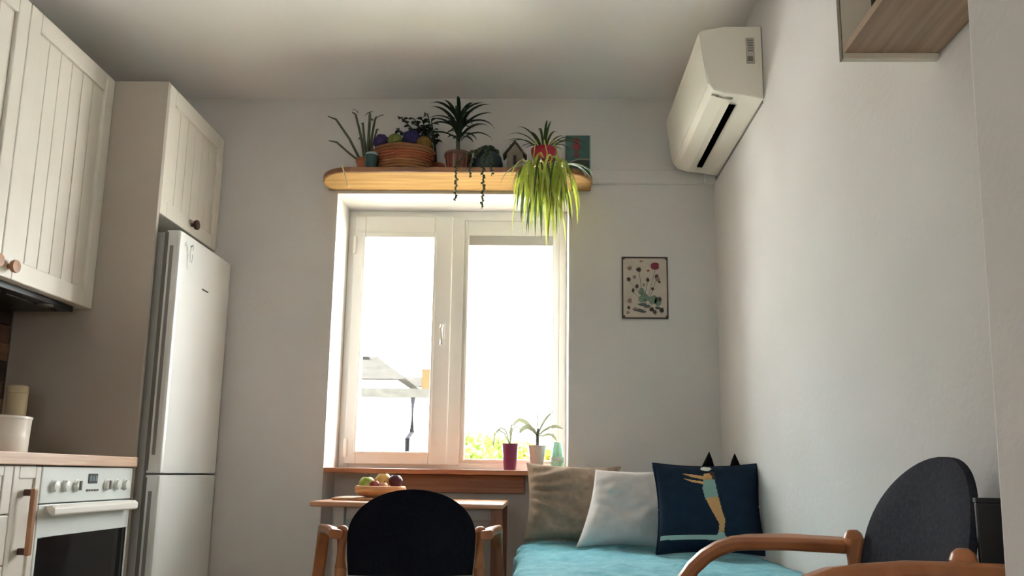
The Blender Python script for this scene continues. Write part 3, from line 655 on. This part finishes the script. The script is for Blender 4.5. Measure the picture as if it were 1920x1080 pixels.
MGREEN = mat('mid_green_leaf', rgb(58, 82, 44), .5, rgb(84, 108, 58), 14, trans=.2)
LGREEN = mat('lime_green_leaf', rgb(118, 138, 40), .5, rgb(176, 188, 78), 18, trans=.4)
LGREEN2 = mat('yellow_green_leaf', rgb(160, 172, 66), .5, rgb(206, 212, 120), 18, trans=.4)
GGREEN = mat('grey_green_stem', rgb(66, 74, 58), .7, rgb(92, 96, 78), 20)
TERRA = mat('terracotta', rgb(140, 82, 56), .85, rgb(156, 96, 68), 12)

# 1 thin-stemmed succulent at the left end
t = thing('stick_plant', (-.825, 3.68, ST), 'spiky thin-stemmed plant in a terracotta pot at the left end of the shelf', 'potted plant')
X0, Y0 = -.825, 3.695
pot(t, X0, Y0, ST, .038, .05, .075, TERRA)
for (dx, dz, th, bend, dy) in ((-.20, .30, .006, .01, 0), (-.09, .335, .006, .0, .02), (-.03, .25, .006, 0, -.02), (.0, .325, .007, .0, .01), (.035, .30, .006, .01, 0), (-.055, .2, .006, 0, .03), (.01, .2, .006, 0, -.02), (-.185, .17, .0055, .03, -.01), (.03, .17, .006, 0, .02), (.05, .235, .005, .01, 0), (-.03, .16, .006, 0, .03)):
    b = (X0 + dx * .12, Y0 + dy * .4, ST + .06)
    m = MB(); m.tube([b, (X0 + dx * .45, Y0 + dy, ST + .06 + dz * .45 - bend), (X0 + dx * .8, Y0 + dy * 1.3, ST + .06 + dz * .78 - bend), (X0 + dx, Y0 + dy * 1.4, ST + dz)], [th, th, th * .9, th * .4], 7)
    m.build('stem', GGREEN, t, 0, True)
for (x, z, az) in ((-.88, 2.60, 2.6), (-.845, 2.585, .3), (-.79, 2.57, .5), (-.81, 2.56, 2.0)):
    m = MB(); leafblade(m, (x, Y0, z - .03), az, .05, .014, .9, .2, 4); m.build('leaf', GGREEN, t, 0, True, fix=False)
t = thing('teal_dish', (-.755, 3.63, ST), 'small dark teal cup beside the terracotta pot on the shelf', 'cup')
MB().lathe([(.022, 0), (.028, .01), (.031, .05), (.032, .062), (.029, .062), (.027, .012), (.0001, .01)], (-.785, 3.61, ST), 20).build('body', mat('dark_teal_glaze', rgb(28, 66, 66), .3), t, 0, True)
tag(MB().lathe([(.024, 0), (.03, .004), (.0305, .010), (.024, .014), (.0001, .015)], (-.784, 3.611, ST + .064), 18).build('pale_blue_lid', mat('pale_blue_metal', rgb(150, 170, 176), .4), None, 0, True), 'small pale blue round lid resting on the teal cup', 'lid')

# 2 basket with coloured balls
t = thing('wicker_basket', (-.65, 3.69, ST), 'oval brown wicker basket heaped with coloured balls on the plant shelf', 'basket')
BX, BY = -.648, 3.69
WICK = mat('brown_wicker', rgb(120, 74, 46), .8, rgb(150, 100, 62), 6)
WICK2 = mat('reddish_wicker', rgb(134, 62, 44), .8, rgb(150, 84, 50), 6)
for k in range(9):
    z = ST + .007 + k * .0135; rr = .112 + .03 * (k / 8) ** .7; pts = []
    for i in range(49):
        a = 2 * math.pi * i / 48; wv = rr + .003 * math.sin(a * 12 + k * math.pi); pts.append((BX + wv * math.cos(a), BY + wv * .72 * math.sin(a), z))
    MB().tube(pts, .0072, 6).build('wicker_strand', WICK2 if k in (4, 5, 6) else WICK, t, 0, True)
for i in range(12):
    a = 2 * math.pi * (i + .25) / 12
    MB().tube([(BX + .11 * math.cos(a), BY + .079 * math.sin(a), ST + .003), (BX + .142 * math.cos(a), BY + .102 * math.sin(a), ST + .12)], .0045, 6).build('wicker_stake', WICK, t, 0, True)
MB().lathe([(.108, .003), (.0001, .003)], (BX, BY, ST), 32, 1, .72).build('basket_base', WICK, t)
def yarn(lab, x, y, z, r, c, c2):
    t = thing('coloured_ball', (x, y, z - r), lab, 'ball', 'coloured balls in the wicker basket')
    MB().ball((x, y, z), r * .97, 18, 12).build('core', mat('wool_' + lab.split()[0], c, .95, c2, 10, (1, 1, 1), .3, 120), t, 0, True)
    rr = random.Random(int(x * 1000))
    for k in range(9):
        ax = Vector((rr.uniform(-1, 1), rr.uniform(-1, 1), rr.uniform(-1, 1))).normalized(); a1 = ax.orthogonal().normalized(); a2 = ax.cross(a1); off = rr.uniform(-.5, .5) * r; q = math.sqrt(r * r - off * off)
        MB().tube([Vector((x, y, z)) + ax * off + a1 * q * math.cos(g / 20 * 6.2832) + a2 * q * math.sin(g / 20 * 6.2832) for g in range(21)], r * .055, 5).build('strand', MATS['wool_' + lab.split()[0]], t, 0, True)
yarn('purple ball at the left rim of the wicker basket', -.752, 3.655, ST + .152, .036, rgb(50, 36, 86), rgb(66, 52, 104))
yarn('green ball in the middle of the wicker basket', -.685, 3.645, ST + .150, .036, rgb(104, 112, 54), rgb(128, 134, 72))
yarn('indigo ball on top of the wicker basket', -.612, 3.665, ST + .172, .043, rgb(34, 34, 82), rgb(54, 46, 96))
yarn('mustard ball at the right rim of the wicker basket', -.55, 3.66, ST + .145, .036, rgb(122, 92, 36), rgb(142, 112, 54))
yarn('olive ball behind the mustard one in the basket', -.60, 3.725, ST + .14, .034, rgb(96, 100, 46), rgb(112, 114, 60))

# 3 small-leaved plant behind the basket
t = thing('small_leaved_plant', (-.50, 3.775, ST), 'dark small-leaved plant growing behind the wicker basket', 'potted plant')
pot(t, -.502, 3.785, ST, .028, .036, .09, TERRA)
for (tx, tz, ty) in ((-.70, 2.515, 3.75), (-.665, 2.56, 3.76), (-.62, 2.575, 3.77), (-.585, 2.575, 3.75), (-.555, 2.60, 3.77), (-.53, 2.55, 3.74), (-.60, 2.52, 3.75), (-.56, 2.52, 3.74), (-.68, 2.57, 3.74), (-.52, 2.5, 3.74)):
    b = Vector((-.502, 3.785, ST + .08)); e_ = Vector((tx, ty, tz)); mid = b.lerp(e_, .5) + Vector((0, 0, .03))
    MB().tube([b, mid, e_], .0028, 6).build('stem', DGREEN, t, 0, True)
    for k in range(8):
        c = b.lerp(e_, .45 + .55 * k / 7) + Vector((0, 0, .03 * (1 - k / 7)))
        m = MB(); leafblade(m, c, rnd.uniform(0, 6.28), rnd.uniform(.028, .042), rnd.uniform(.02, .028), rnd.uniform(.1, .8), rnd.uniform(-.8, 0), 4); m.build('leaf', DGREEN, t, 0, True, fix=False)

# 4 big dark strap-leaved plant
t = thing('dracaena', (-.385, 3.68, ST), 'large dark strap-leaved plant in a brown striped pot on the shelf', 'potted plant')
X0, Y0 = -.388, 3.675
pot(t, X0, Y0, ST, .05, .062, .098, mat('brown_glazed_pot', rgb(82, 54, 42), .4, rgb(98, 66, 52), 8))
for k in range(5):
    a = -1.57 + (k - 2) * .42
    MB().tube([(X0 + .0535 * math.cos(a), Y0 + .0535 * math.sin(a), ST + .012), (X0 + .0625 * math.cos(a), Y0 + .0625 * math.sin(a), ST + .084)], .004, 6).build('pot_stripe', mat('red_pot_stripe', rgb(132, 52, 44), .5), t, 0, True)
MB().tube([(X0, Y0, ST + .07), (X0 - .004, Y0 - .005, ST + .17), (X0 + .003, Y0 - .01, ST + .25)], [.011, .009, .007], 8).build('stem', GGREEN, t, 0, True)
for k in range(38):
    q = k / 37; z = ST + .15 + .12 * q; az = k * 2.399 + rnd.uniform(-.2, .2)
    e0 = rnd.uniform(.5, .95) + .35 * q
    L_ = rnd.uniform(.17, .225) * (1 - .12 * q)
    if math.sin(az) > .15: L_ *= .55; e0 += .25                # towards the wall: short and steep
    m = MB(); leafblade(m, (X0, Y0 - .01, z), az, L_, rnd.uniform(.017, .023), e0, e0 - rnd.uniform(1.3, 2.2), 9, .3, pw=1.3); m.build('leaf', DGREEN, t, 0, True, fix=False)

# 5 trailing succulent in a dark blue pot
t = thing('trailing_succulent', (-.255, 3.67, ST), 'dark blue rounded pot with bead-like trailing strands hanging over the shelf', 'potted plant')
X0, Y0 = -.25, 3.675
MB().lathe([(.05, 0), (.066, .012), (.074, .045), (.068, .08), (.052, .098), (.048, .098), (.0001, .09)], (X0, Y0, ST), 28).build('pot', mat('dark_blue_glaze', rgb(24, 44, 58), .35, rgb(34, 58, 70), 10), t, 0, True)
m = MB()
for k in range(120):
    a, q = rnd.uniform(0, 6.283), rnd.uniform(0, 1) ** .5
    m.ball((X0 + .06 * q * math.cos(a), Y0 + .06 * q * math.sin(a), ST + .095 + .03 * (1 - q * q) + rnd.uniform(-.005, .012)), rnd.uniform(.006, .009), 6, 4)
tag(m.build('bead_foliage', DGREEN, t, 0, True), kind='stuff')
for (x, zend, seed) in ((-.385, 2.085, 1), (-.262, 2.05, 2), (-.322, 2.195, 3), (-.222, 2.205, 4)):
    sx = X0 + (x - X0) * .35
    path = [Vector((sx, Y0 - .045, ST + .105)), Vector((sx + (x - sx) * .5, Y0 - .08, ST + .07)), Vector((x, 3.586 - .006, ST + .018)), Vector((x, 3.568, ST - .02)), Vector((x + .003, 3.566, (ST + zend) / 2)), Vector((x, 3.566, zend))]
    m = MB(); m.tube(path, .0022, 5)
    for i in range(len(path) - 1):
        n_ = max(2, int((path[i + 1] - path[i]).length / .009))
        for k in range(n_):
            c = path[i].lerp(path[i + 1], k / n_); a = rnd.uniform(0, 6.28); m.ball(c + Vector((math.cos(a) * .0065, math.sin(a) * .0045, 0)), .0058, 6, 4)
    m.build('trailing_strand', mat('strand_green', rgb(62, 66, 40), .6, rgb(84, 86, 54), 20), t, 0, True)

# 6 little house ornament
t = thing('house_ornament', (-.12, 3.68, ST), 'small grey wooden house ornament on the shelf', 'ornament')
GREYW = mat('weathered_grey_wood', rgb(120, 112, 100), .85, rgb(138, 130, 116), 14)
m = MB(); m.prism([(-.158, ST), (-.082, ST), (-.082, ST + .095), (-.12, ST + .145), (-.158, ST + .095)], 'Y', 3.65, 3.705); m.build('body', GREYW, t, .002)
for s_ in (-1, 1):
    m = MB(); m.add([(-.12, 3.642, ST + .150), (-.12, 3.712, ST + .150), (-.12 + s_ * .05, 3.712, ST + .085), (-.12 + s_ * .05, 3.642, ST + .085), (-.12, 3.642, ST + .160), (-.12, 3.712, ST + .160), (-.12 + s_ * .056, 3.712, ST + .088), (-.12 + s_ * .056, 3.642, ST + .088)],
                    [(0, 1, 2, 3), (4, 7, 6, 5), (0, 4, 5, 1), (1, 5, 6, 2), (2, 6, 7, 3), (3, 7, 4, 0)]); m.build('roof_board', mat('darker_grey_wood', rgb(84, 78, 70), .85), t)
box('window_hole', -.127, -.113, 3.648, 3.651, ST + .04, ST + .085, DARK, t)
box('chimney', -.146, -.134, 3.67, 3.684, ST + .11, ST + .15, GREYW, t, .001)

# 7 spider plant in a red pot
t = thing('spider_plant', (.017, 3.66, ST), 'spider plant in a red pot with lime leaves hanging over the window', 'potted plant')
X0, Y0 = .017, 3.655
pot(t, X0, Y0, ST, .042, .058, .115, mat('crimson_pot', rgb(150, 18, 46), .35, rgb(164, 26, 56), 6))
for k in range(26):
    az = k * 2.399; e0 = rnd.uniform(.7, 1.35); L_ = rnd.uniform(.16, .25)
    if math.sin(az) > 0: L_ *= .6; e0 = max(e0, 1.05)
    if abs(math.cos(az + 1.57)) > .8 and math.sin(az) < 0: L_ *= .8
    m = MB(); leafblade(m, (X0 + .02 * math.cos(az), Y0 + .02 * math.sin(az), ST + .105), az, L_, rnd.uniform(.009, .013), e0, e0 - rnd.uniform(1.5, 2.4), 9, .3, pw=1.2); m.build('leaf', MGREEN, t, 0, True, fix=False)
m = MB(); leafblade(m, (X0, Y0 - .02, ST + .1), 1.2, .15, .011, 1.45, 1.0, 7); m.build('leaf', MGREEN, t, 0, True, fix=False)
for k, (x, z) in enumerate(((-.03, ST + .03), (.03, ST + .045), (.085, ST + .02))):
    st_ = MB(); st_.tube([(X0 + .02 * (k - 1), Y0 - .03, ST + .11), (X0 + .04 * (k - 1), Y0 - .09, ST + .125), (x, 3.56, z + .02), (x, 3.55, z - .03)], .003, 6); st_.build('runner', LGREEN2, t, 0, True)
for k in range(130):                                         # hanging young plants
    cx = .02 + rnd.uniform(-1, 1) * .10; q = 1 - abs(cx - .02) / .10; cz = ST - .05 + rnd.uniform(-.05, .05) * (1 + q)
    L_ = rnd.uniform(.12, .27) + rnd.uniform(.06, .16) * q * (1.35 if -.03 < cx < .05 else 1)
    az = rnd.uniform(math.pi * 1.2, math.pi * 1.8); e0 = rnd.uniform(-.8, .7); m = MB()
    leafblade(m, (cx, 3.553 - rnd.uniform(0, .02), cz), az, L_, rnd.uniform(.009, .015), e0, -1.56 - rnd.uniform(-.08, .05), 9, .25, pw=.3, twist=rnd.uniform(-.9, .9)); m.build('leaf', (LGREEN, LGREEN2, LGREEN, MGREEN)[k % 4], t, 0, True, fix=False)
for k in range(8):
    az = rnd.choice((3.3, 6.1)) + rnd.uniform(-.25, .25); m = MB()
    leafblade(m, (.10 if az > 4 else -.05, 3.553, ST - .01), az, rnd.uniform(.16, .24), .011, .5, -1.5, 9, .25, pw=.7); m.build('leaf', MGREEN, t, 0, True, fix=False)

# 8 postcard on the wall behind
t = thing('postcard', (.185, 3.82, ST), 'teal postcard with a red figure leaning on the wall at the shelf end', 'postcard')
box('card', .122, .245, 3.824, 3.827, ST, 2.513, mat('teal_card', rgb(58, 92, 92), .6, rgb(74, 106, 100), 20), t)
box('card_border', .241, .246, 3.8225, 3.8242, ST, 2.513, mat('pale_card_edge', rgb(150, 176, 166), .6), t)
m = MB(); m.lathe([(.014, 0), (.0001, .0005)], (.176, 3.8232, 2.488), 12, 1, 1, axis='Y'); m.add([(.168, 3.8232, 2.478), (.186, 3.8232, 2.478), (.196, 3.8232, 2.455), (.182, 3.8232, 2.43), (.186, 3.8232, 2.40), (.165, 3.8232, 2.40), (.172, 3.8232, 2.435), (.158, 3.8232, 2.452)], [tuple(range(8))])
m.build('printed_figure', mat('card_red', rgb(138, 52, 58), .6), t)
m = MB(); m.add([(.126, 3.8233, 2.345), (.15, 3.8233, 2.375), (.19, 3.8233, 2.388), (.24, 3.8233, 2.384), (.24, 3.8233, 2.345)], [tuple(range(5))]); m.build('printed_hill', mat('card_dark_green', rgb(52, 62, 50), .6), t)
m = MB(); m.add([(.126, 3.8231, 2.35), (.15, 3.8231, 2.381), (.19, 3.8231, 2.395), (.24, 3.8231, 2.391), (.24, 3.8231, 2.385), (.19, 3.8231, 2.388), (.15, 3.8231, 2.375), (.126, 3.8231, 2.344)], [(0, 1, 6, 7), (1, 2, 5, 6), (2, 3, 4, 5)]); m.build('printed_path', mat('card_pale', rgb(150, 146, 126), .6), t)
# 9 pale cord
tag(MB().tube([(-.915, 3.60, ST + .004), (-.912, 3.572, ST + .003), (-.905, 3.568, 2.235), (-.878, 3.572, 2.155)], .0035, 6).build('jute_string', mat('cream_cord', rgb(226, 206, 160), .8), None, 0, True), 'short pale string hanging over the left end of the plant shelf', 'string')

# ================================================================== WALL THINGS
dt = thing('cable_duct', (.53, YB, 2.26), 'flat painted cable duct from the plant shelf to the corner', 'cable duct')
box('channel', .25, XR - .001, YB - .012, YB - .0005, 2.264, 2.338, WALL, dt, .003)
box('cover', .25, XR - .001, YB - .016, YB - .012, 2.268, 2.334, WALL, dt, .002)
box('corner_cover', XR - .052, XR - .001, YB - .05, YB - .017, 2.262, 2.345, WALL, dt, .003)
# picture
pc_ = thing('flower_picture', (.503, YB, 1.6), 'small framed flower print on the wall right of the window', 'picture')
FM = mat('dark_thin_frame', rgb(64, 50, 46), .5)
m = ring(MB(), .393, .611, 1.599, 1.899, .006, .006, .006, .006, YB - .014, YB - .0008); m.build('frame', FM, pc_, .002)
box('paper', .397, .607, YB - .008, YB - .0012, 1.603, 1.895, mat('cream_print_paper', rgb(196, 184, 172), .7, rgb(182, 174, 162), 12), pc_)
for x in (.401, .603):
    for z in (1.608, 1.89): MB().lathe([(.006, 0), (.006, -.004), (.0001, -.005)], (x, YB - .013, z), 10, axis='Y').build('corner_stud', FM, pc_, 0, True)
def blob(m, x, z, r, sd, ar=1.0, y=YB - .0085):
    q = random.Random(sd); n = 11; vs = []
    for i in range(n):
        a = 2 * math.pi * i / n; rr = r * q.uniform(.72, 1.15); vs.append((x + rr * math.cos(a), y, z + rr * ar * math.sin(a)))
    m.add(vs, [tuple(range(n))])
def ppx(x, y): return .397 + (x - 185) / 580 * .21, 1.895 - (y - 165) / 760 * .292
def printpart(nm, c, lst, dy):
    m = MB()
    for k, (x, y, r, ar) in enumerate(lst):
        a, b = ppx(x, y); blob(m, a, b, r * .21 / 580, k * 7 + len(nm), ar, YB - .0085 - dy)
    m.build(nm, mat('ink_' + nm, c, .8), pc_)
printpart('printed_red_flower', rgb(126, 46, 66), [(610, 270, 62, .95), (520, 330, 20, .7)], .0001)
printpart('printed_dark_buds', rgb(66, 58, 54), [(395, 320, 30, 1.1), (262, 440, 28, 1), (512, 445, 28, 1), (370, 530, 24, 1.4), (320, 580, 22, 1.6), (575, 560, 22, 1), (628, 410, 22, 1.8), (665, 470, 20, .8), (560, 820, 34, 1), (665, 690, 28, 1), (690, 830, 34, 1), (600, 850, 26, 1.2), (262, 800, 24, 1)], .0002)
printpart('printed_faded_flowers', rgb(140, 112, 106), [(280, 300, 32, 1), (340, 410, 26, 1), (275, 710, 30, 1), (430, 210, 22, .8), (460, 510, 22, 1), (640, 440, 30, 1.2), (340, 820, 36, .8), (250, 860, 22, 1)], .0003)
printpart('printed_green_leaves', rgb(118, 138, 122), [(460, 680, 70, .9), (570, 700, 60, 1.1), (430, 600, 40, 1.3), (640, 720, 50, 1.2)], .00015)
printpart('printed_grey_leaves', rgb(92, 98, 94), [(440, 760, 60, .4), (400, 830, 60, .4), (500, 780, 46, .5), (470, 700, 20, .8), (450, 850, 50, .3), (640, 800, 40, .5)], .0004)
m = MB()
for a, b in (((610, 320), (520, 640)), ((262, 460), (430, 640)), ((512, 470), (470, 660)), ((400, 340), (440, 640)), ((628, 430), (540, 660)), ((320, 600), (430, 700)), ((575, 580), (520, 690)), ((480, 700), (470, 860))):
    (x0, z0), (x1, z1) = ppx(*a), ppx(*b); m.add([(x0 - .0012, YB - .00865, z0), (x0 + .0012, YB - .00865, z0), (x1 + .0012, YB - .00865, z1), (x1 - .0012, YB - .00865, z1)], [(0, 1, 2, 3)])
m.build('printed_stems', mat('ink_stems', rgb(100, 108, 90), .8), pc_)

# air conditioner
ac = thing('air_conditioner', (XR, 3.34, 2.28), 'cream white split air conditioner high on the right wall', 'air conditioner')
AY0, AY1 = 2.93, 3.748
prof = [(XR - .002, 2.572), (.70, 2.572), (.622, 2.557), (.606, 2.545), (.612, 2.50), (.622, 2.42), (.630, 2.36), (.637, 2.333), (.652, 2.312), (.70, 2.297), (.77, 2.290), (XR - .002, 2.276)]
MB().prism(prof, 'Y', AY0, AY1).build('casing', ACW, ac, .004)
pf = [(.620, 2.560), (.603, 2.546), (.609, 2.50), (.619, 2.42), (.627, 2.36), (.632, 2.338), (.640, 2.338), (.630, 2.42), (.620, 2.5), (.616, 2.54), (.626, 2.556)]
MB().prism(pf, 'Y', AY0 + .003, AY1 - .003).build('front_panel', ACW, ac, .001)
lv = [(.652, 2.3095), (.700, 2.2945), (.727, 2.2915), (.727, 2.288), (.699, 2.2905), (.650, 2.3055)]
fl = MB().prism(lv, 'Y', AY0 + .035, AY1 - .03).build('louvre', ACW, ac, .001)
MB().prism([(.729, 2.2945), (.753, 2.2922), (.753, 2.2862), (.729, 2.2882)], 'Y', AY0 + .085, AY1 - .085).build('outlet_slot', mat('black_slot', rgb(3, 3, 3), .95, spec=0), ac)
for y in (AY0 + .018, AY0 + .02):
    MB().lathe([(.004, 0), (.004, -.003), (.0001, -.004)], (.672 if y < AY0 + .019 else .728, y + .01, 2.301 if y < AY0 + .019 else 2.2925), 10).build('screw_cap', GASKET, ac, 0, True)
gm = mat('grey_side_grille', rgb(176, 170, 158), .6)
g = box('side_grille', .780, .812, AY0 - .003, AY0 + .001, 2.418, 2.524, gm, ac, .002)
for k in range(5): box('grille_slat', .786, .806, AY0 - .005, AY0 - .002, 2.468 + k * .0105, 2.472 + k * .0105, GASKET, g)
box('grille_clip', .786, .804, AY0 - .006, AY0 - .002, 2.428, 2.446, GASKET, g, .001)
box('mounting_plate', XR - .004, XR - .0005, AY0 + .02, AY1 + .028, 2.268, 2.56, GASKET, ac)
# shelf on the right wall
rs = thing('wall_box_shelf', (XR, 1.41, 1.757), 'open box shelf with a wood underside at the upper right', 'shelf')
SX0 = .643
box('bottom_board', SX0, XR - .001, 1.175, 1.640, 1.757, 1.775, SHELFW, rs, .001)
box('end_panel', SX0 - .002, XR - .001, 1.640, 1.656, 1.745, 2.10, mat('white_shelf_board', rgb(220, 212, 198), .5), rs, .001)
box('end_panel', SX0 - .002, XR - .001, 1.158, 1.174, 1.745, 2.10, MATS['white_shelf_board'], rs, .001)
box('top_board', SX0, XR - .001, 1.174, 1.640, 2.082, 2.10, MATS['white_shelf_board'], rs, .001)
box('back_board', XR - .008, XR - .001, 1.174, 1.640, 1.775, 2.082, MATS['white_shelf_board'], rs)
for (y, z0, z1) in ((1.657, 1.745, 2.10),): box('edge_strip', SX0 - .004, SX0 - .002, 1.640, 1.656, 1.745, 2.10, mat('brown_edge', rgb(110, 96, 80), .6), rs)
t = thing('dark_green_bottle', (.69, 1.52, 1.775), 'dark green bottle standing in the wall box shelf', 'bottle')
MB().lathe([(.03, 0), (.033, .004), (.033, .13), (.028, .155), (.013, .18), (.012, .22), (.014, .222), (.014, .23), (.0001, .23)], (.688, 1.515, 1.7755), 22).build('body', mat('dark_green_glass', rgb(24, 44, 36), .1), t, 0, True)
MB().lathe([(.0338, .04), (.0338, .11)], (.688, 1.515, 1.7755), 22).build('paper_label', mat('pale_label', rgb(196, 196, 180), .7), t, 0, True)
